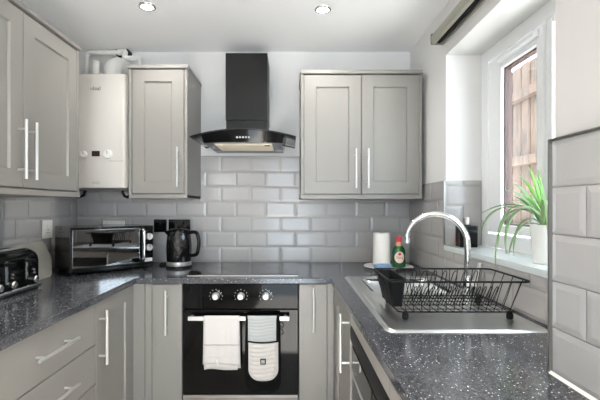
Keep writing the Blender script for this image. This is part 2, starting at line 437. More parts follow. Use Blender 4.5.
t = thing('wall_cabinet', 'warm grey single-door wall cabinet between the boiler and the cooker hood', 'cabinet', (-.762, 2.45, 1.332))
fy = 2.30
link('carcass', MB().box(-.948, -.607, fy+.022, yB, 1.357, 2.09), M['cabin'], t)
link('end_panel', MB().box(-.623, -.605, fy, yB, 1.34, 2.102, .001), M['cab'], t)
link('end_panel', MB().box(-.950, -.934, fy, yB, 1.34, 2.102, .001), M['cab'], t)
link('cornice', MB().box(-.955, -.600, fy-.01, yB, 2.100, 2.121, .003), M['cab'], t)
link('pelmet', MB().box(-.950, -.605, fy-.003, yB-.01, 1.334, 1.358, .003), M['cab'], t)
d = link('door', MB().shaker((-.931, fy, 1.364), X, -Y, .305, .732), M['cab'], t)
bar_handle(d, (-.657, fy, 1.518), Z, -Y)

t = thing('wall_cabinet', 'warm grey two-door wall cabinet right of the cooker hood', 'cabinet', (.425, 2.48, 1.332))
fy = 2.32
link('carcass', MB().box(.067, .783, fy+.022, yB, 1.357, 2.07), M['cabin'], t)
link('end_panel', MB().box(.065, .081, fy, yB, 1.34, 2.078, .001), M['cab'], t)
link('end_panel', MB().box(.769, .785, fy, yB, 1.34, 2.078, .001), M['cab'], t)
link('cornice', MB().box(.060, .790, fy-.01, yB, 2.076, 2.098, .003), M['cab'], t)
link('pelmet', MB().box(.062, .788, fy-.003, yB-.01, 1.332, 1.357, .003), M['cab'], t)
for x0, x1, hx in ((.083, .4225, .388), (.4265, .767, .461)):
    d = link('door', MB().shaker((x0, fy, 1.362), X, -Y, x1-x0, .708), M['cab'], t)
    bar_handle(d, (hx, fy, 1.512), Z, -Y)

# ------------------------------------------------------------------ boiler and pipes
t = thing('boiler', 'white wall-hung boiler with small dials between two grey cabinets', 'boiler', (-1.182, 2.5, 1.386))
mb = MB(); x0, x1, y0 = -1.382, -.982, 2.35; R = .030; pts = []
for cx, a0 in ((x0+R, PI), (x1-R, 1.5*PI)):
    for k in range(7): pts.append((cx+R*math.cos(a0+k*PI/12), y0+R+R*math.sin(a0+k*PI/12)))
pts += [(x1, yB), (x0, yB)]
mb.prism(pts, 'z', 1.40, 2.085)
link('casing', mb, M['boiler'], t)
link('base_tray', MB().box(x0+.004, x1-.004, y0+.006, yB, 1.386, 1.402), M['trim'], t)
link('panel_seam', MB().box(-1.09, x1-.02, y0-.0008, y0+.001, 1.560, 1.5625), M['printgrey'], t)
for x, r in ((-1.241, .020), (-1.097, .027)):
    d = link('dial', MB().lathe([(r, 0), (r, -.006), (r*.86, -.012)], (x, y0, 1.602), 28, 'y'), M['white'], t)
    link('dial_pointer', MB().box(x-.002, x+.002, y0-.014, y0-.011, 1.602, 1.602+r*.8), M['printgrey'], d)
link('display', MB().box(-1.194, -1.146, y0-.003, y0+.002, 1.589, 1.622, .001), M['display'], t)
text('logo', 'ideal', .034, FACE_CAM(-1.172, y0-.0006, 1.998), M['printdark'], t)
text('model_lettering', 'LOGIC', .016, FACE_CAM(-1.168, y0-.0006, 1.430), M['printgrey'], t)
mb = MB(); fxx = -1.135
mb.lathe([(.066, 2.085), (.066, 2.10), (.055, 2.105), (.055, 2.165)], (fxx, 2.50, 0), 28)
arc = [(fxx+.02*k/8, 2.50+.06-.06*math.cos(a), 2.15+.055*math.sin(a)) for k, a in [(k, k*PI/2/8) for k in range(9)]]
mb.tube(arc+[(fxx+.04, yB, 2.205)], .055, 24)
link('flue', mb, M['white'], t)
link('flue_cap', MB().lathe([(.021, 2.085), (.021, 2.185), (.024, 2.187), (.024, 2.200), (.016, 2.206)], (-1.225, 2.46, 0), 18), M['white'], t)
for xs in ((-1.345, -1.29), (-1.03, -1.0)):
    c = [(xs[0], 2.40, 1.395), (xs[0], 2.40, 1.372), (xs[0]+.008, 2.41, 1.352), (sum(xs)/2, 2.43, 1.345), (xs[1]-.006, 2.45, 1.356), (xs[1], 2.46, 1.395)]
    link('hose', MB().tube(c, .009, 12), M['blackmat'], t)
mb = MB()
def rounded(pts, r=.02, n=5):
    pts = [V(p) for p in pts]; out = [pts[0]]
    for a, b, c in zip(pts, pts[1:], pts[2:]):
        d0, d1 = (a-b).normalized(), (c-b).normalized(); rr = min(r, (a-b).length*.45, (c-b).length*.45)
        for k in range(n+1):
            t_ = k/n; out.append((b+d0*rr)*(1-t_)**2+b*2*t_*(1-t_)+(b+d1*rr)*t_**2)
    return out+[pts[-1]]
pw = thing('pipework', 'white pipes running along the wall above the boiler', 'pipe', (-1.15, 2.56, 2.085))
link('pipe', MB().tube(rounded([(-1.345, 2.58, 2.085), (-1.345, 2.58, 2.306), (-1.10, 2.58, 2.306)], .03), .0145, 14), M['white'], pw)
link('pipe', MB().tube(rounded([(-1.115, 2.58, 2.310), (-1.075, 2.56, 2.306), (-1.09, 2.56, 2.262), (-.985, 2.56, 2.262), (-.985, 2.56, 2.122)], .022), .0145, 14), M['white'], pw)
link('valve', MB().cyl((-1.135, 2.58, 2.308), (-1.09, 2.58, 2.308), .020, 16).cyl((-1.112, 2.58, 2.306), (-1.112, 2.545, 2.306), .010, 12), M['white'], pw)
link('pipe_clip', MB().box(-1.152, -1.142, 2.575, yB, 2.290, 2.326, .003), M['blackmat'], pw)
link('pipe_clip', MB().box(-1.082, -1.072, 2.575, yB, 2.292, 2.330, .003), M['blackmat'], pw)

# ------------------------------------------------------------------ cooker hood
hx = -.268
t = thing('cooker_hood', 'black chimney cooker hood with curved smoked glass canopy above the hob', 'cooker hood', (hx, 2.4, 1.645))
mb = MB(); mb.box(hx-.129, hx+.129, 2.40, yB, 1.819, 2.232, .002)
ch = link('chimney', mb, M['blackmet'], t)
link('chimney_collar', MB().box(hx-.126, hx+.126, 2.402, yB, 1.70, 1.818, .002), M['blackmet'], t)
mb = MB(); hw = .302
def gz(u): return 1.722-.036*u*u
topp = [[(hx+hw*u, yy if j == 0 else yy, gz(u)) for u in [k/12-1 for k in range(25)]] for j, yy in enumerate((2.19, 2.34, 2.48, yB-.004))]
def fronty(u): return 2.165+.045*u*u
P = [[(hx+hw*u, fronty(u)+(yB-.004-fronty(u))*j/4, gz(u)) for u in [k/12-1 for k in range(25)]] for j in range(5)]
g = link('glass_canopy', mb.grid(P), M['hoodglass'], t)
sm = g.modifiers.new('thickness', 'SOLIDIFY'); sm.thickness = .006; sm.offset = -1
# black body below the glass
mb = MB(); N = 16
def prof(z_in, sx, yf0): return [(hx+sx*(2*k/N-1), yf0+.03*(2*k/N-1)**2) for k in range(N+1)]
topf = prof(0, .236, 2.172); botf = prof(0, .224, 2.192)
tv = [mb.bm.verts.new((x, y, gz((x-hx)/hw)-.007)) for x, y in topf]; bv = [mb.bm.verts.new((x, y, 1.648)) for x, y in botf]
tb = [mb.bm.verts.new((x, yB-.01, gz((x-hx)/hw)-.007)) for x, y in topf]; bb = [mb.bm.verts.new((x, yB-.01, 1.648)) for x, y in botf]
for k in range(N):
    for A, B in ((tv, bv), (bv, bb), (bb, tb), (tb, tv)): mb.bm.faces.new([A[k], A[k+1], B[k+1], B[k]])
mb.bm.faces.new([tv[0], bv[0], bb[0], tb[0]]); mb.bm.faces.new([tv[-1], tb[-1], bb[-1], bv[-1]])
bd = link('hood_body', mb, M['black'], t, ang=30)
mb = MB(); mb.box(hx-.165, hx+.165, 2.245, 2.50, 1.643, 1.649, .001)
for k in range(24): mb.box(hx-.16, hx+.16, 2.25+k*.0102, 2.254+k*.0102, 1.6415, 1.645)
link('grease_filter', mb, M['filter'], t)
link('filter_latch', MB().box(hx+.12, hx+.15, 2.255, 2.275, 1.6385, 1.642, .001), M['blackmat'], t)
for k in range(5):
    x = hx-.030+k*.0165
    link('button', MB().lathe([(.0052, 0), (.0052, -.005), (.004, -.0065)], (x+.002, 2.1835+.03*((x-hx)/.23)**2, 1.674), 14, 'y'), M['printwhite'], t)

# ------------------------------------------------------------------ worktop (one continuous U) with the bowl cut out
hole = (.375, .705, 1.70, 2.02)
xs = [xL, -.81, .2155, hole[0], hole[1], pX-.012, xR]; xs = sorted(xs); ys = sorted([.42, pY, hole[2], hole[3], 2.05, yB])
def inside(x, y):
    if hole[0] < x < hole[1] and hole[2] < y < hole[3]: return False
    if x > pX-.012 and y < pY: return False
    return y > 2.05 or x < -.81 or x > .2155
bm = bmesh.new(); vd = {}
def gv(i, j, z):
    if (i, j, z) not in vd: vd[(i, j, z)] = bm.verts.new((xs[i]+((2.05-ys[j])*.0143 if xs[i] == .2155 and ys[j] < 2.05 else 0), ys[j], z))
    return vd[(i, j, z)]
cells = {(i, j) for i in range(len(xs)-1) for j in range(len(ys)-1) if inside((xs[i]+xs[i+1])/2, (ys[j]+ys[j+1])/2)}
for i, j in cells:
    bm.faces.new([gv(i, j, CT), gv(i+1, j, CT), gv(i+1, j+1, CT), gv(i, j+1, CT)])
    bm.faces.new([gv(i, j, CB), gv(i, j+1, CB), gv(i+1, j+1, CB), gv(i+1, j, CB)])
    for (di, dj), (a, b) in {(-1, 0): ((0, 0), (0, 1)), (1, 0): ((1, 0), (1, 1)), (0, -1): ((0, 0), (1, 0)), (0, 1): ((0, 1), (1, 1))}.items():
        if (i+di, j+dj) not in cells:
            bm.faces.new([gv(i+a[0], j+a[1], CB), gv(i+b[0], j+b[1], CB), gv(i+b[0], j+b[1], CT), gv(i+a[0], j+a[1], CT)])
mb = MB(); mb.bm.free(); mb.bm = bm
wt = solo('worktop', mb, M['top'], 'dark grey speckled worktop running round three sides of the kitchen', 'worktop', (-.3, 2.3, CB), smooth=False)
bv_ = wt.modifiers.new('edge', 'BEVEL'); bv_.width = .003; bv_.segments = 2; bv_.limit_method = 'ANGLE'

# ------------------------------------------------------------------ base units
def plinth(t, x0, x1, y0, y1): link('plinth', MB().box(x0, x1, y0, y1, 0, .148), M['cabin'], t)
t = thing('drawer_unit', 'grey base unit with flat drawers under the toaster', 'drawer unit', (-1.14, 1.365, 0))
link('carcass', MB().box(xL+.012, -.852, 1.066, 1.667, .148, CB), M['cabin'], t); plinth(t, xL+.012, -.90, 1.066, 1.667)
for z0, z1 in ((.699, .874), (.531, .695), (.156, .527)):
    d = link('drawer', MB().shaker((-.83, 1.0675, z0), Y, X, .598, z1-z0, panel=False), M['cab'], t)
    bar_handle(d, (-.83, 1.357, (z0+z1)/2+.004), Y, X, name='handle')
t = thing('base_cabinet', 'grey shaker base cabinet in the left corner beside the drawers', 'cabinet', (-1.14, 1.87, 0))
link('carcass', MB().box(xL+.012, -.852, 1.669, 2.60, .148, CB), M['cabin'], t); plinth(t, xL+.012, -.90, 1.669, 2.60)
d = link('door', MB().shaker((-.83, 1.671, .156), Y, X, .372, .718), M['cab'], t)
bar_handle(d, (-.83, 1.697, .717), Z, X)
link('corner_post', MB().box(-.86, -.832, 2.046, 2.10, .15, CB, .001).box(-.86, -.772, 2.072, 2.10, .15, CB, .001), M['cab'], t)
t = thing('base_cabinet', 'grey base cabinet at the near left end, next to the drawer unit', 'cabinet', (-1.14, .74, 0))
link('carcass', MB().box(xL+.012, -.852, .44, 1.064, .148, CB), M['cabin'], t); plinth(t, xL+.012, -.90, .44, 1.064)
d = link('door', MB().shaker((-.83, .443, .156), Y, X, .618, .718), M['cab'], t); bar_handle(d, (-.83, 1.02, .717), Z, X)

t = thing('base_cabinet', 'narrow grey base cabinet with one long handle left of the oven', 'cabinet', (-.67, 2.36, 0))
link('carcass', MB().box(-.770, -.572, 2.092, yB-.02, .148, CB), M['cabin'], t); plinth(t, -.77, -.572, 2.13, 2.6)
link('filler_strip', MB().box(-.770, -.735, 2.074, 2.095, .15, CB, .001), M['cab'], t)
d = link('door', MB().shaker((-.732, 2.07, .156), X, -Y, .159, .718, panel=False), M['cab'], t); bar_handle(d, (-.651, 2.07, .730), Z, -Y)
t = thing('base_cabinet', 'narrow grey base cabinet with one long handle right of the oven', 'cabinet', (.13, 2.36, 0))
link('carcass', MB().box(.048, .255, 2.092, yB-.02, .148, CB), M['cabin'], t); plinth(t, .048, .255, 2.13, 2.6)
d = link('door', MB().shaker((.049, 2.07, .156), X, -Y, .147, .718, panel=False), M['cab'], t); bar_handle(d, (.124, 2.07, .745), Z, -Y)
link('filler_strip', MB().box(.199, .232, 2.074, 2.095, .15, CB, .001), M['cab'], t)

t = thing('sink_cabinet', 'grey corner base cabinet under the sink bowl, beside the black dishwasher', 'cabinet', (.52, 1.8, 0))
mb = MB(); mb.box(.256, .80, 1.525, 1.543, .148, CB).box(.256, .80, 2.07, 2.088, .148, CB).box(.256, .80, 1.543, 2.07, .148, .166).box(.785, .80, 1.543, 2.07, .166, CB)
link('carcass', mb, M['cabin'], t); plinth(t, .30, .80, 1.525, 2.088)
link('corner_post', MB().box(.236, .256, 2.02, 2.068, .15, CB, .001), M['cab'], t)
d = link('door', MB().shaker((.235, 1.527, .156), Y, -X, .49, .718), M['cab'], t)
bar_handle(d, (.235, 1.556, .742), Z, -X)
t = thing('base_cabinet', 'grey base cabinet on the near side of the black dishwasher', 'cabinet', (.42, .67, 0))
link('carcass', MB().box(.256, pX-.016, .43, .921, .148, CB), M['cabin'], t); plinth(t, .30, pX-.016, .43, .921)
d = link('door', MB().shaker((.235, .433, .156), Y, -X, .487, .718), M['cab'], t); bar_handle(d, (.235, .47, .742), Z, -X)

t = thing('dishwasher', 'black dishwasher under the worktop below the draining board', 'dishwasher', (.52, 1.224, 0))
link('cabinet', MB().box(.262, .79, .926, 1.520, .02, .826), M['blackmet'], t)
link('filler_strip', MB().box(.236, .30, .925, 1.521, .828, CB, .001), M['cab'], t)
dr = link('door', MB().box(.240, .262, .928, 1.518, .15, .745, .003), M['ovenglass'], t)
link('trim_strip', MB().box(.237, .241, .928, 1.518, .640, .652), M['steel'], dr)
mb = MB(); mb.prism([(.262, .747), (.243, .747), (.238, .762), (.235, .790), (.235, .818), (.239, .825), (.262, .825)], 'y', .928, 1.518)
link('control_panel', mb, M['blackmat'], t)
link('plinth', MB().box(.30, .31, .928, 1.518, .0, .14), M['blackmat'], t)

# ------------------------------------------------------------------ oven
ox0, ox1 = -.568, .044; ocx = (ox0+ox1)/2
t = thing('oven', 'black built-in oven with three silver knobs below the hob', 'oven', (ocx, 2.35, .15))
link('body', MB().box(ox0+.004, ox1-.004, 2.085, yB-.03, .15, CB-.002), M['blackmet'], t)
cp = link('control_panel', MB().box(ox0+.002, ox1-.002, 2.06, 2.085, .747, CB-.003, .002), M['panelblack'], t)
dr = link('door', MB().box(ox0+.002, ox1-.002, 2.06, 2.085, .291, .741, .002), M['ovenglass'], t)
link('bottom_trim', MB().box(ox0+.002, ox1-.002, 2.062, 2.085, .276, .289), M['trim'], t)
plinth(t, ox0+.002, ox1-.002, 2.13, 2.60)
link('base_panel', MB().box(ox0+.002, ox1-.002, 2.07, 2.09, .155, .272, .001), M['cab'], t)
for x in (-.391, -.259, -.127):
    kb = link('knob', MB().lathe([(.020, 0), (.020, -.006), (.0165, -.010), (.0155, -.026), (.014, -.028)], (x, 2.06, .814), 26, 'y'), M['steel'], t)
    link('knob_grip', MB().box(x-.003, x+.003, 2.026, 2.034, .802, .829, .001), M['steel'], kb)
    mk = MB()
    for k in range(9):
        a = math.radians(-30+k*30); px, pz = x+.034*math.cos(a), .814+.034*math.sin(a)
        mk.box(px-.0016, px+.0016, 2.0592, 2.0605, pz-.0016, pz+.0016)
    for k in range(3 if x > -.2 or x < -.35 else 0):
        for q in range(5):
            a = math.radians(10+k*25+q*5); px, pz = x+.0275*math.cos(a), .814+.0275*math.sin(a)
            mk.box(px-.0009, px+.0009, 2.0592, 2.0605, pz-.0009, pz+.0009)
    link('dial_marks', mk, M['printwhite'], cp)
hb = link('handle', MB().box(-.528, -.003, 2.012, 2.024, .696, .718, .003), M['steel'], dr)
for x in (-.515, -.024): link('handle_bracket', MB().box(x-.008, x+.008, 2.022, 2.061, .70, .714, .002), M['steel'], dr)

def drape(xl, xr, zf, zb, rad_f=.0, rad_b=0, yf=2.0045, yb=2.0335, ztop=.7195, wav=.002, ph=0, n=16):
    rows = []
    path = [(yb, z) for z in [zb+(ztop-.008-zb)*k/18 for k in range(19)]]
    yc = (yf+yb)/2; r = (yb-yf)/2
    path += [(yc+r*math.cos(a), ztop-.008+.010*math.sin(a)) for a in [PI*k/8 for k in range(1, 8)]]
    path += [(yf, z) for z in [ztop-.008-(ztop-.008-zf)*k/24 for k in range(25)]]
    for idx, (y, z) in enumerate(path):
        front = y < yc
        d = z-(zf if front else zb); R = rad_f if front else rad_b
        ins = R-math.sqrt(max(0, R*R-(R-d)**2)) if d < R else 0
        fl = (.719-z)*.018
        row = []
        for k in range(n+1):
            u = k/n; x = xl-fl+ins+(xr-xl+2*fl-2*ins)*u
            w = wav*math.sin(u*9+ph+z*6)*min(1, (.72-z)*8)
            row.append((x, y-abs(w) if front else y+abs(w)*.3, z+ (0 if R else .003*math.sin(u*5+ph)*(1 if d < .1 else 0))))
        rows.append(row)
    return rows
tw = thing('tea_towel', 'white tea towel with thin taupe stripe hung over the oven handle', 'towel', (-.355, 2.02, .44))
o = link('cloth', MB().grid(drape(-.444, -.262, .475, .447, wav=.004)), M['towel'], tw); o.modifiers.new('t', 'SOLIDIFY').thickness = .002
o = link('lower_fold', MB().grid([[(-.442+(.174)*k/12, 2.0075+.002*math.sin(k*.8), z+.003*math.sin(k*.5)) for k in range(13)] for z in (.448, .47, .50)]), M['towel'], tw); o.modifiers.new('t', 'SOLIDIFY').thickness = .003
o = link('stripe', MB().grid([[(-.4470+.188*k/16, 2.0035-abs(.004*math.sin(k/16*9+.577*6)), z) for k in range(17)] for z in (.574, .580)]), M['stripe'], tw); o.modifiers.new('t', 'SOLIDIFY').thickness = .0012
o = link('hem', MB().grid([[(-.448+.190*k/16, 2.0034-abs(.004*math.sin(k/16*9+.5*6)), z) for k in range(17)] for z in (.515, .518)]), M['towel'], tw); o.modifiers.new('t', 'SOLIDIFY').thickness = .001

og = thing('oven_glove', 'grey quilted double oven glove with black edging hung over the oven handle', 'oven glove', (-.138, 2.02, .31))
o = link('glove_body', MB().grid(drape(-.2275, -.0535, .376, .306, .075, .075, yf=2.002, yb=2.036, wav=.0)), M['cloth_black'], og)
sm = o.modifiers.new('t', 'SOLIDIFY'); sm.thickness = .008; sm.offset = 0
def padded(xl, xr, z0, z1, R, yfront, dep, pitch, n=14, rows=44):
    P = []
    for j in range(rows+1):
        z = z1+(z0-z1)*j/rows; d = z-z0
        ins = R-math.sqrt(max(0, R*R-(R-d)**2)) if R and d < R else 0
        row = []
        for k in range(n+1):
            u = k/n; e = min(u, 1-u, d/(z1-z0)*2 if R else 1, (z1-z)/(z1-z0)*3)
            puff = dep*min(1, e*7)*(.62+.38*abs(math.sin(PI*(z-z0+.006*math.sin(u*5))/pitch)))
            row.append((xl+ins+(xr-xl-2*ins)*u, yfront-puff, z))
        P.append(row)
    return P
o = link('quilted_strap', MB().grid(padded(-.2170, -.0690, .592, .7265, 0, 1.9985, .007, .0165)), M['quilt'], og)
pk = link('pocket', MB().grid(padded(-.2130, -.0600, .392, .594, .062, 1.997, .012, .0215)), M['quilt2'], og)
link('pocket_binding', MB().tube([(-.2260+.171*k/12, 1.991-.004*math.sin(PI*k/12), .599-.007*math.sin(PI*k/12)) for k in range(13)], .0042, 8), M['cloth_black'], og)
em = link('emblem', MB().box(-.151, -.123, 1.9835, 1.9865, .482, .512, .0005), M['cloth_black'], pk)
mk = MB()
for x in (-.1435, -.1375, -.1315): mk.box(x-.0013, x+.0013, 1.9828, 1.984, .487, .507)
mk.box(-.145, -.130, 1.9828, 1.984, .4955, .498)
link('emblem_mark', mk, M['printwhite'], em)
link('hanging_loop', MB().tube([(-.050, 2.004, .66), (-.040, 2.0, .655), (-.034, 2.0, .64), (-.040, 2.0, .628), (-.050, 2.004, .64)], .0022, 8), M['cloth_black'], og)

# ------------------------------------------------------------------ hob
t = thing('hob', 'black glass hob set in the worktop above the oven', 'hob', (-.257, 2.35, CT))
link('glass_top', MB().box(-.557, .043, 2.113, 2.60, CT, .9165, .002), M['hobglass'], t)
link('front_trim', MB().box(-.557, .043, 2.107, 2.114, CT, .9145, .001), M['trim'], t)
for x, y, r in ((-.41, 2.24, .075), (-.41, 2.46, .09), (-.11, 2.24, .09), (-.11, 2.46, .075)):
    link('cooking_zone', MB().lathe([(r, .9164), (r, .9168), (r-.003, .9168), (r-.003, .9164)], (x, y, 0), 40, capb=False, capt=False), M['zone'], t)
mb = MB().lathe([(.001, .0), (.034, 0), (.036, .004), (.030, .011), (.018, .015), (.004, .016)], (-.525, 2.155, .9166), 24)
solo('pot_lid', mb, M['black'], 'small round black lid lying on the front left corner of the hob', 'lid', (-.525, 2.155, .9166))

# ------------------------------------------------------------------ sink, tap
sx0, sx1, sY0, sY1 = .288, .784, 1.157, 2.092
def rr(x, y, x0, x1, y0, y1, r):
    cx, cy = (x0+x1)/2, (y0+y1)/2; qx, qy = abs(x-cx)-(x1-x0)/2+r, abs(y-cy)-(y1-y0)/2+r
    return math.hypot(max(qx, 0), max(qy, 0))+min(max(qx, qy), 0)-r
def ss(a, b, x):
    t_ = max(0, min(1, (x-a)/(b-a))); return t_*t_*(3-2*t_)
def sh(x, y):
    h = .917
    e = rr(x, y, sx0, sx1, sY0, sY1, .03)
    h -= .0065*ss(-.012, 0, e)
    d1 = rr(x, y, sx0+.018, sx1-.018, sY0+.018, sY1-.018, .03); h -= .0028*ss(0, -.008, d1)
    dd = rr(x, y, .335, .735, 1.20, 1.64, .03)
    h -= .0025*ss(0, -.012, dd)
    if dd < -.02:
        h += .0005*(.5+.5*math.cos((x-.335)*2*PI/.032))*ss(-.02, -.035, dd)*ss(1.60, 1.5, y)
    bw = rr(x, y, .36, .72, 1.685, 2.035, .06)
    h -= .010*ss(.006, -.012, bw)
    h -= .150*ss(-.014, -.034, bw)
    return h
def lin(a, b, n): return [a+(b-a)*k/n for k in range(n+1)]
gx = sorted(set(round(v, 4) for v in lin(sx0, sx1, 100)+lin(.36, .40, 12)+lin(.68, .72, 12)))
gy = sorted(set(round(v, 4) for v in lin(sY0, sY1, 120)+lin(1.685, 1.725, 12)+lin(1.995, 2.035, 12)))
P = []
for y in gy:
    row = []
    for x in gx:
        X_, Y_ = x, y
        cx = min(max(x, sx0+.03), sx1-.03); cy = min(max(y, sY0+.03), sY1-.03)
        dx, dy = x-cx, y-cy; l = math.hypot(dx, dy)
        if dx and dy and l > .03: X_, Y_ = cx+dx*.03/l, cy+dy*.03/l
        row.append((X_, Y_, sh(X_, Y_)))
    P.append(row)
t = thing('sink', 'stainless steel sink with ridged draining board set in the worktop', 'sink', (.536, 1.62, CT))
link('sink_top', MB().grid(P), M['sink'], t, ang=60)
link('plughole', MB().lathe([(.040, .7565), (.040, .7595), (.034, .7600), (.030, .7585), (.004, .7590)], (.54, 1.86, 0), 26), M['chrome'], t)
tx, ty = .747, 1.64
t = thing('tap', 'chrome swan-neck mixer tap with a blade lever behind the dish rack', 'tap', (tx, ty, .914))
link('tap_body', MB().lathe([(.026, .9125), (.026, .922), (.021, .926), (.021, .985), (.018, .994), (.013, .998)], (tx, ty, 0), 26), M['chrome'], t)
ex, ey = .525, 1.735; d2 = V((ex-tx, ey-ty, 0)); L = d2.length; d2.normalize()
pts = [V((tx, ty, .99)), V((tx, ty, 1.05)), V((tx, ty, 1.10))]
R = L/2*1.04
for k in range(1, 15):
    a = PI*k/15*0.98; pts.append(V((tx, ty, 1.125))+d2*(R-R*math.cos(a))+Z*(R*1.02*math.sin(a)))
pts.append(pts[-1]+V((d2.x*-.002, 0, -.022)))
link('spout', MB().tube(pts, [.0135]*3+[.0130]*12+[.0125]*(len(pts)-15), 18), M['chrome'], t)
e = pts[-1]; link('aerator', MB().cyl(e+Z*.004, e-Z*.012, .0145, 18), M['chrome'], t)
mb = MB(); lv = V((.62, -.45, 0)).normalized()
p0 = V((tx, ty, .965))
mb.cyl(p0+lv*.012, p0+lv*.036, .014, 18)
q0 = p0+lv*.030
mb.tube([q0, q0+V((.006, -.01, .03)), q0+V((.010, -.016, .065)), q0+V((.012, -.018, .088))], [.010, .0105, .012, .009], 14)
link('lever', mb, M['steel'], t)

# ------------------------------------------------------------------ dish rack
rk = thing('dish_rack', 'black wire dish rack standing on the draining board', 'dish rack', (.555, 1.41, .914))
def rect(x0, x1, y0, y1, z, r=.022):
    p = []
    for cx, cy, a0 in ((x1-r, y1-r, 0), (x0+r, y1-r, PI/2), (x0+r, y0+r, PI), (x1-r, y0+r, 1.5*PI)):
        for k in range(5): p.append((cx+r*math.cos(a0+k*PI/8), cy+r*math.sin(a0+k*PI/8), z))
    return p
rx0, rx1, ry0, ry1, rz = .325, .787, 1.268, 1.540, 1.040
bx0, bx1, by0, by1, bz = .358, .748, 1.285, 1.520, .938
link('rim', MB().tube(rect(rx0, rx1, ry0, ry1, rz), .0034, 8, True), M['blackmat'], rk)
mb = MB(); mb.tube(rect(bx0, bx1, by0, by1, bz, .015), .0026, 8, True)
n = 14
for k in range(n):
    u = (k+.5)/n; xt, xb = rx0+.02+(rx1-rx0-.04)*u, bx0+.012+(bx1-bx0-.024)*u
    mb.tube([(xt, ry0, rz), (xb, by0, bz), (xb, by1, bz), (xt, ry1, rz)], .0014, 6)
for k in range(4):
    u = (k+.5)/4; yt, yb_ = ry0+.02+(ry1-ry0-.04)*u, by0+.01+(by1-by0-.02)*u
    mb.tube([(rx0, yt, rz), (bx0, yb_, bz), (bx1, yb_, bz), (rx1, yt, rz)], .0014, 6)
link('basket_wires', mb, M['blackmat'], rk)
def loops(y, ztop, x0, x1, n, lean, w):
    mb = MB()
    mb.cyl((x0-.01, y, bz+.003), (x1+w+.01, y, bz+.003), .002, 6)
    for k in range(n):
        x = x0+(x1-x0)*k/(n-1); h = ztop-bz-.003; pp = []
        for q in range(13):
            a = q/12
            if a < .3: u, v = 0, a/.3*.8
            elif a > .7: u, v = 1, (1-a)/.3*.8
            else:
                b = (a-.3)/.4*PI; u, v = .5-.5*math.cos(b), .8+.2*math.sin(b)
            pp.append((x+w*u+lean*v*h, y+.012*(u-.5), bz+.003+h*v))
        mb.tube(pp, .0015, 6)
    return mb
link('plate_loops', loops(1.365, 1.006, .405, .690, 15, .45, .016), M['blackmat'], rk)
link('plate_loops', loops(1.465, 1.045, .430, .660, 7, .28, .022), M['blackmat'], rk)
for x, y in ((.382, 1.292), (.728, 1.292), (.382, 1.514), (.728, 1.514)):
    link('foot', MB().lathe([(.009, .9135), (.011, .918), (.0105, .930), (.006, .936), (.004, .941)], (x, y, 0), 14), M['blackmat'], rk)
mb = MB()
def ringpts(x0, x1, y0, y1, z): return rect(x0, x1, y0, y1, z, .014)
rings = [ringpts(.352, .388, 1.335, 1.500, .943), ringpts(.334, .392, 1.318, 1.515, 1.030), ringpts(.331, .395, 1.315, 1.518, 1.040), ringpts(.336, .390, 1.320, 1.513, 1.040), ringpts(.355, .385, 1.34, 1.495, .952)]
vr = [[mb.bm.verts.new(p) for p in r] for r in rings]
for A, B in zip(vr, vr[1:]):
    for k in range(len(A)): mb.bm.faces.new([A[k], A[(k+1) % len(A)], B[(k+1) % len(A)], B[k]])
mb.bm.faces.new(vr[0]); mb.bm.faces.new(vr[-1])
link('cutlery_holder', mb, M['blackmat'], rk)

# ------------------------------------------------------------------ things beside the sink
pc = (.600, 2.385)
mb = MB().lathe([(.001, .0), (.085, 0), (.092, .003), (.145, .012), (.148, .014), (.145, .0155), (.09, .007), (.001, .0065)], (pc[0], pc[1], CT), 48, capb=False, capt=False)
solo('plate', mb, M['ceramic'], 'white round plate under the paper roll and washing-up liquid', 'plate', (pc[0], pc[1], CT))
pz = CT+.0066
t = thing('paper_towel', 'white roll of kitchen paper standing upright on the plate', 'paper towel', (.566, 2.415, pz))
mb = MB().lathe([(.019, 0), (.052, .001), (.053, .004), (.053, .206), (.051, .209), (.020, .209)], (.566, 2.415, pz), 40, capb=False, capt=False)
link('roll', mb, M['paper'], t)
link('core', MB().lathe([(.0195, .003), (.0195, .208)], (.566, 2.415, pz), 24, capt=False), M['board'], t)
t = thing('soap_bottle', 'green washing-up liquid bottle with red cap on the plate', 'bottle', (.663, 2.375, pz))
mb = MB(); rings = []
for z, rx_, ry_ in ((0, .034, .022), (.004, .040, .026), (.03, .041, .027), (.07, .038, .025), (.09, .040, .026), (.110, .036, .024), (.124, .026, .020), (.132, .019, .018)):
    rings.append([mb.bm.verts.new((.663+rx_*math.cos(2*PI*k/28), 2.375+ry_*math.sin(2*PI*k/28), pz+z)) for k in range(28)])
for A, B in zip(rings, rings[1:]):
    for k in range(28): mb.bm.faces.new([A[k], A[(k+1) % 28], B[(k+1) % 28], B[k]])
mb.bm.faces.new(rings[0]); mb.bm.faces.new(rings[-1])
link('bottle_body', mb, M['green'], t)
link('neck', MB().lathe([(.021, .131), (.0215, .142), (.017, .156)], (.663, 2.375, pz), 22), M['clearneck'], t)
link('cap', MB().lathe([(.0165, .156), (.0165, .182), (.014, .186), (.006, .187)], (.663, 2.375, pz), 22), M['red'], t)
mb = MB(); rows = []
for j in range(13):
    v = -1+2*j/12; ww = math.sqrt(max(0, 1-v*v)); rows.append([(.660+.029*ww*s_, 2.375-.0262*math.sqrt(max(.2, 1-(.029*ww*s_/.041)**2))-.0022, pz+.064+.036*v) for s_ in lin(-1, 1, 8)])
lb = link('label', mb.grid(rows), M['label'], t)
text('lettering', 'Fairy', .021, FACE_CAM(.660, 2.3455, pz+.062), M['labelred'], t)
link('label_emblem', MB().lathe([(.009, 0), (.009, -.001)], (.660, 2.3475, pz+.084), 16, 'y'), M['labelred'], t)
mb = MB().box(-.046, .046, -.030, .030, 0, .026, .006, 3)
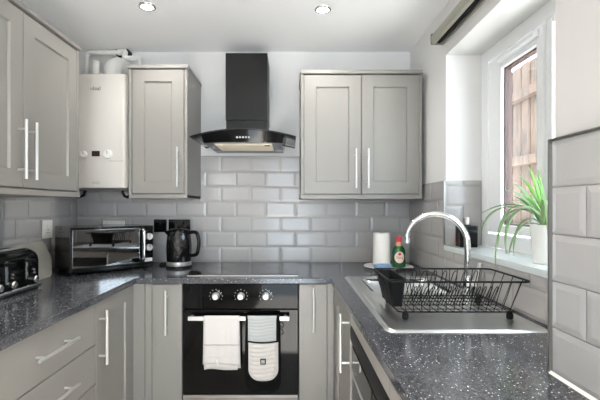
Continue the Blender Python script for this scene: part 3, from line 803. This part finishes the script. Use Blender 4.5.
mb.bm.transform(Matrix.Translation((.543, 2.290, CT+.013)) @ Matrix.Rotation(.06, 4, 'Z'))
solo('sponge', mb, M['sponge'], 'blue washing-up sponge lying on the front of the plate', 'sponge', (.543, 2.290, CT+.013))

# ------------------------------------------------------------------ window sill things
mb_ = V((.875, 1.935, 1.085))
t = thing('square_bottle', 'square black bottle with silver cap at the far end of the window sill', 'bottle', mb_)
link('bottle_body', MB().box(mb_.x-.043, mb_.x+.043, mb_.y-.032, mb_.y+.032, 1.085, 1.193, .006, 3), M['black'], t)
link('cap', MB().lathe([(.014, 1.192), (.014, 1.200), (.017, 1.201), (.017, 1.228), (.015, 1.231)], (mb_.x, mb_.y, 0), 24), M['trim'], t)
link('collar', MB().lathe([(.019, 1.1925), (.019, 1.197)], (mb_.x, mb_.y, 0), 24), M['blackmat'], t)

ppx, ppy = .905, 1.375
t = thing('potted_plant', 'spider plant with arching leaves in a white pot on the window sill', 'plant', (ppx, ppy, 1.085))
link('pot', MB().lathe([(.040, 1.085), (.043, 1.088), (.052, 1.216), (.0525, 1.222), (.048, 1.222), (.045, 1.20)], (ppx, ppy, 0), 36, capt=False), M['ceramic'], t)
link('soil', MB().lathe([(.0462, 1.205), (.03, 1.209), (.002, 1.211)], (ppx, ppy, 0), 20), M['soil'], t)
def leaf(p1, p2, p3, w, m):
    p0 = V((ppx+random.uniform(-.012, .012), ppy+random.uniform(-.012, .012), 1.208)); p1, p2, p3 = V(p1), V(p2), V(p3); rows = []
    for k in range(15):
        s = k/14
        c = p0*(1-s)**3+p1*3*s*(1-s)**2+p2*3*s*s*(1-s)+p3*s**3
        tg = (p1-p0)*(1-s)**2+(p2-p1)*2*s*(1-s)+(p3-p2)*s*s; tg.normalize()
        sd = tg.cross(Z); sd = sd.normalized() if sd.length > .05 else V((0, 1, 0)); nn = sd.cross(tg)
        ww = w*min(1, .45+s*2)*(1-s**3)**.8+.0004
        rows.append([c+sd*ww+nn*ww*.35, c, c-sd*ww+nn*ww*.35])
    o = link('leaf', MB().grid(rows), m, t, ang=80); o.modifiers.new('t', 'SOLIDIFY').thickness = .0009
L_, Pl = M['leaf'], M['leafpale']
leaf((.87, 1.40, 1.33), (.85, 1.58, 1.30), (.845, 1.735, 1.252), .0105, Pl)
leaf((.87, 1.41, 1.32), (.83, 1.66, 1.31), (.835, 1.705, 1.165), .0100, Pl)
leaf((.86, 1.38, 1.34), (.80, 1.54, 1.33), (.790, 1.500, 1.040), .0095, Pl)
leaf((.88, 1.38, 1.32), (.84, 1.56, 1.30), (.862, 1.555, 1.096), .0105, Pl)
leaf((.87, 1.40, 1.30), (.83, 1.56, 1.32), (.850, 1.600, 1.100), .0095, Pl)
leaf((.87, 1.40, 1.27), (.85, 1.48, 1.25), (.850, 1.485, 1.096), .0085, Pl)
leaf((.86, 1.40, 1.25), (.84, 1.46, 1.22), (.840, 1.500, 1.096), .0075, Pl)
leaf((.92, 1.42, 1.28), (.94, 1.50, 1.39), (.930, 1.525, 1.446), .0080, L_)
leaf((.92, 1.42, 1.28), (.93, 1.53, 1.39), (.920, 1.570, 1.412), .0078, L_)
leaf((.92, 1.43, 1.27), (.94, 1.58, 1.37), (.935, 1.640, 1.385), .0080, L_)
leaf((.92, 1.43, 1.26), (.94, 1.60, 1.36), (.945, 1.720, 1.362), .0085, L_)
leaf((.92, 1.43, 1.25), (.94, 1.58, 1.33), (.940, 1.660, 1.310), .0080, L_)
leaf((.91, 1.42, 1.25), (.92, 1.54, 1.32), (.915, 1.610, 1.330), .0080, L_)
leaf((.90, 1.40, 1.26), (.90, 1.50, 1.34), (.890, 1.560, 1.350), .0080, Pl)
leaf((.91, 1.40, 1.28), (.93, 1.44, 1.36), (.940, 1.480, 1.425), .0072, L_)
leaf((.90, 1.38, 1.26), (.90, 1.39, 1.35), (.900, 1.430, 1.400), .0070, L_)
leaf((.92, 1.35, 1.32), (.94, 1.26, 1.40), (.940, 1.180, 1.380), .0075, L_)
leaf((.90, 1.34, 1.34), (.88, 1.22, 1.36), (.870, 1.150, 1.280), .0075, L_)
leaf((.88, 1.35, 1.34), (.82, 1.24, 1.34), (.780, 1.180, 1.200), .0085, Pl)
leaf((.91, 1.33, 1.30), (.93, 1.23, 1.30), (.930, 1.190, 1.180), .0080, Pl)
leaf((.92, 1.40, 1.32), (.95, 1.36, 1.38), (.955, 1.300, 1.400), .0070, L_)

# ------------------------------------------------------------------ sockets
def socket(name, lab, c, u, n, w, h, m, mr, gangs, group=None):
    c, u, n = V(c), V(u), V(n); t = thing(name, lab, 'socket', c, 0, group)
    def bx(mb, a0, a1, z0, z1, d0, d1, b=0):
        p = c+u*a0+n*d0+Z*z0; q = c+u*a1+n*d1+Z*z1
        return mb.box(min(p.x, q.x), max(p.x, q.x), min(p.y, q.y), max(p.y, q.y), min(p.z, q.z), max(p.z, q.z), b)
    link('plate', bx(MB(), -w/2, w/2, -h/2, h/2, 0, .009, .003), m, t)
    for g in range(gangs):
        a = (g-(gangs-1)/2)*.062
        link('rocker', bx(MB(), a-.007, a+.007, .010, .030, .008, .013, .001), mr, t)
        s = MB(); bx(s, a-.0025, a+.0025, -.006, .003, .0085, .0095); bx(s, a-.013, a-.006, -.022, -.017, .0085, .0095); bx(s, a+.006, a+.013, -.022, -.017, .0085, .0095)
        link('pin_holes', s, M['blackmat'], t)
    return t
yt = yB-.011
socket('switch_socket', 'small black single switch plate on tiles left of the kettle', (-.876, yt, 1.157), X, -Y, .086, .086, M['black'], M['blackmat'], 1)
socket('wall_socket', 'black double wall socket on the tiles behind the kettle', (-.747, yt, 1.157), X, -Y, .146, .086, M['black'], M['blackmat'], 2)
socket('wall_socket', 'white double wall socket on the tiles behind the microwave', (-1.190, yt, 1.148), X, -Y, .146, .086, M['white'], M['white'], 2)
mb = MB().box(-1.275, -1.205, 2.585, 2.630, 1.125, 1.168, .006)
solo('plug', mb, M['blackmat'], 'black plug in the white socket behind the microwave', 'plug', (-1.24, 2.628, 1.14))
socket('wall_socket', 'white single wall socket on the left wall beside the microwave', (xL+.011, 2.303, 1.152), Y, X, .092, .106, M['white'], M['white'], 1)

# ------------------------------------------------------------------ microwave (local x along the front, y back)
mw = thing('microwave', 'black mirror-front microwave set diagonally in the left corner', 'microwave', (-1.178, 2.087, CT), math.radians(43.5))
W, Dp, z0, z1 = .461, .322, .012, .261
def lp(name, mb, m, par=mw): return link(name, mb, m, par, local=True)
lp('casing', MB().box(0, W, .018, Dp, z0, z1, .004), M['black'])
lp('front_frame', MB().box(0, W, 0, .018, z0, z1, .004), M['black'])
dr = lp('door_window', MB().box(.010, .378, -.006, 0, z0+.028, z1-.012, .002), M['mirror'])
lp('door_base_strip', MB().box(.004, .40, -.005, 0, z0+.006, z0+.026, .002), M['black'])
mb = MB().tube(rounded([(.392, -.004, z0+.04), (.392, -.030, z0+.05), (.392, -.036, (z0+z1)/2), (.392, -.030, z1-.025), (.392, -.004, z1-.015)], .03), .0085, 14)
lp('handle', mb, M['chrome'])
for z in (.195, .128):
    k = lp('dial', MB().lathe([(.0205, 0), (.0205, -.014), (.018, -.017)], (.433, 0, z), 28, 'y'), M['steel'])
    lp('dial_pointer', MB().box(.4315, .4345, -.019, -.016, z, z+.018), M['blackmat'], k)
lp('rating_label', MB().box(.408, .455, -.0015, 0, z0+.030, z0+.052), M['white'])
for x in (.03, W-.03):
    for y in (.035, Dp-.03): lp('foot', MB().lathe([(.014, 0), (.014, z0+.001)], (x, y, 0), 14), M['blackmat'])

# ------------------------------------------------------------------ kettle
kx, ky = -.690, 2.425
t = thing('kettle', 'black faceted electric kettle on its base beside the hob', 'kettle', (kx, ky, CT))
link('base', MB().lathe([(.078, 0), (.080, .003), (.078, .012), (.074, .014)], (kx, ky, CT), 36), M['blackmat'], t)
link('steel_band', MB().lathe([(.0745, .0135), (.0755, .016), (.0745, .036), (.072, .038)], (kx, ky, CT), 40), M['steel'], t)
mb = MB(); n = 20; rings = []
pf = [(.0725, .038), (.0745, .055), (.0765, .078), (.0775, .101), (.0775, .124), (.0765, .147), (.0745, .170), (.0715, .193), (.068, .212), (.063, .222)]
for j, (r, z) in enumerate(pf):
    rings.append([mb.bm.verts.new((kx+r*(1 if (j in (0, len(pf)-1)) else (1.0 if k % 1 == 0 else 1))*math.cos(2*PI*(k+.5*(j % 2))/n), ky+r*math.sin(2*PI*(k+.5*(j % 2))/n), CT+z)) for k in range(n)])
for j, (A, B) in enumerate(zip(rings, rings[1:])):
    for k in range(n):
        if j % 2 == 0:
            mb.bm.faces.new([A[k], A[(k+1) % n], B[k]]); mb.bm.faces.new([A[(k+1) % n], B[(k+1) % n], B[k]])
        else:
            mb.bm.faces.new([A[k], B[(k+1) % n], B[k]]); mb.bm.faces.new([A[k], A[(k+1) % n], B[(k+1) % n]])
mb.bm.faces.new(rings[0]); mb.bm.faces.new(rings[-1])
link('jug', mb, M['kettleblack'], t, smooth=False)
ld = link('lid', MB().lathe([(.062, .222), (.060, .232), (.045, .240), (.004, .243)], (kx, ky, CT), 32), M['black'], t)
link('lid_knob', MB().lathe([(.010, .241), (.012, .250), (.008, .254)], (kx, ky, CT), 18), M['black'], ld)
link('handle', MB().tube(rounded([(kx+.062, ky-.01, CT+.214), (kx+.115, ky-.02, CT+.222), (kx+.132, ky-.024, CT+.16), (kx+.118, ky-.02, CT+.075), (kx+.072, ky-.01, CT+.078)], .03), [.011]*4+[.0115]*16+[.010]*0, 14) if False else MB().tube(rounded([(kx+.060, ky-.01, CT+.214), (kx+.115, ky-.02, CT+.224), (kx+.132, ky-.024, CT+.16), (kx+.118, ky-.02, CT+.078), (kx+.070, ky-.01, CT+.074)], .035), .0112, 14), M['black'], t)
mb = MB(); q = [(-.060, .196), (-.094, .226), (-.082, .231), (-.050, .224)]
vs = []
for s_ in (-1, 1):
    vs.append([mb.bm.verts.new((kx+a, ky-.008+s_*(.020 if i in (0, 3) else .006), CT+z)) for i, (a, z) in enumerate(q)])
mb.bm.faces.new(vs[0]); mb.bm.faces.new(vs[1][::-1])
for k in range(4): mb.bm.faces.new([vs[0][k], vs[0][(k+1) % 4], vs[1][(k+1) % 4], vs[1][k]])
link('spout', mb, M['black'], t)
link('cord', MB().tube(rounded([(kx-.07, ky+.02, CT+.006), (kx-.12, ky+.03, CT+.006), (kx-.16, ky+.10, CT+.006), (kx-.10, yB-.04, CT+.006), (kx-.06, yB-.016, CT+.06), (kx-.06, yB-.022, 1.135)], .04), .0045, 8), M['blackmat'], t)

# ------------------------------------------------------------------ toaster
ts = thing('toaster', 'black and chrome four-slice toaster at the left end of the worktop', 'toaster', (-1.285, 1.61, CT))
ya, yb2 = 1.40, 1.82
def tsec(y, sc, dz): 
    x0, x1, za, zb = -1.405, -1.165, CT+.022, CT+.186
    cx = (x0+x1)/2; hw_ = (x1-x0)/2*sc; zz = za+(zb-za)*dz; r = .045
    p = [(cx-hw_, y, za)]
    for cx_, a0 in ((cx-hw_+r, PI), (cx+hw_-r, PI/2)):
        for k in range(7):
            a = a0-k*PI/12; p.append((cx_+r*math.cos(a), y, zz-r+r*math.sin(a)))
    p.append((cx+hw_, y, za)); return p
mb = MB(); secs = [tsec(ya, .93, .90), tsec(ya+.010, .97, .95), tsec(ya+.035, 1, 1), tsec(yb2-.035, 1, 1), tsec(yb2-.010, .97, .95), tsec(yb2, .93, .90)]
vr = [[mb.bm.verts.new(p) for p in s_] for s_ in secs]
for A, B in zip(vr, vr[1:]):
    for k in range(len(A)): mb.bm.faces.new([A[k], A[(k+1) % len(A)], B[(k+1) % len(A)], B[k]])
mb.bm.faces.new(vr[0]); mb.bm.faces.new(vr[-1])
link('shell', mb, M['black'], ts, ang=50)
link('chrome_base', MB().box(-1.410, -1.158, ya-.004, yb2+.004, CT+.006, CT+.026, .008, 3), M['chrome'], ts)
link('underside', MB().box(-1.40, -1.170, ya+.01, yb2-.01, CT, CT+.010), M['blackmat'], ts)
tp = MB(); tp.box(-1.372, -1.200, ya+.05, yb2-.05, CT+.1845, CT+.190, .002); tpo = link('chrome_top', tp, M['chrome'], ts)
for y in (ya+.065, ya+.22):
    for x in (-1.335, -1.265): link('slot', MB().box(x-.014, x+.014, y, y+.135, CT+.1885, CT+.1908), M['blackmat'], tpo)
for y in (1.603, 1.727):
    link('lever_track', MB().box(-1.1655, -1.1625, y-.007, y+.007, CT+.055, CT+.150, .001), M['chrome'], ts)
    link('lever', MB().box(-1.168, -1.132, y-.016, y+.016, CT+.130, CT+.144, .004), M['blackmat'], ts)
for y in (1.555, 1.635, 1.775):
    link('dial', MB().lathe([(.016, 0), (.016, .012), (.012, .017)], (-1.1655, y, CT+.047), 22, 'x'), M['chrome'], ts)
for y in (1.615, 1.755):
    for z in (.076, .090): link('button', MB().lathe([(.006, 0), (.005, .006)], (-1.1655, y+.02, CT+z), 12, 'x'), M['chrome'], ts)

# ------------------------------------------------------------------ board leaning on the left wall
def lean(y, z, off=0):
    return V((-1.283-.64*(z-CT)-off*.84, y, z-off*.54*0))
out = [(1.838, CT+.001), (2.088, CT+.001), (2.115, CT+.012), (2.190, 1.000), (2.208, 1.075), (2.204, 1.091), (1.838, 1.091)]
mb = MB(); A = [mb.bm.verts.new(lean(y, z)) for y, z in out]; B = [mb.bm.verts.new(lean(y, z, .012)) for y, z in out]
mb.bm.faces.new(A); mb.bm.faces.new(B[::-1])
for k in range(len(out)): mb.bm.faces.new([A[k], A[(k+1) % len(out)], B[(k+1) % len(out)], B[k]])
solo('chopping_board', mb, M['board'], 'beige grey board leaning on the wall between toaster and microwave', 'board', (-1.283, 2.0, CT), smooth=False)

# ------------------------------------------------------------------ world, daylight, camera
w = D.worlds.new('sky'); bpy.context.scene.world = w; w.use_nodes = True
nt = w.node_tree; bg = nt.nodes['Background']
bg.inputs['Color'].default_value = (.76, .88, 1.0, 1); bg.inputs['Strength'].default_value = 6.2
def portal(loc, rot, sx, sy):
    l = D.lights.new('daylight_portal', 'AREA'); l.shape = 'RECTANGLE'; l.size = sx; l.size_y = sy; l.cycles.is_portal = True
    o = D.objects.new('daylight_portal', l); C.objects.link(o); o.location = loc; o.rotation_euler = rot
portal((1.09, (wy0+wy1)/2, 1.58), (0, PI/2, 0), 1.0, 1.1)
portal((0, yF-.06, 1.05), (PI/2, 0, 0), .8, 2.1)
sl = D.lights.new('sun', 'SUN'); sl.energy = 48; sl.angle = math.radians(2); sl.color = (1, .99, .98)
so = D.objects.new('sun', sl); C.objects.link(so); so.rotation_euler = V((-.06, .72, -.70)).to_track_quat('-Z', 'Y').to_euler()

cam = D.cameras.new('camera'); co = D.objects.new('camera', cam); C.objects.link(co)
cam.sensor_width = 36; cam.lens = 390/600*36; cam.shift_x = 10/600; cam.shift_y = 7/600; cam.clip_start = .02
co.location = (0, 0, 1.284); co.rotation_euler = (PI/2, 0, 0)
sc = bpy.context.scene; sc.camera = co
sc.view_settings.view_transform = 'Standard'; sc.view_settings.look = 'None'; sc.view_settings.gamma = 1
sc.view_settings.use_curve_mapping = False; sc.view_settings.exposure = .72
sc.cycles.use_denoising = True; sc.cycles.max_bounces = 10; sc.cycles.diffuse_bounces = 6; sc.cycles.transparent_max_bounces = 12
sc.cycles.sample_clamp_indirect = 6
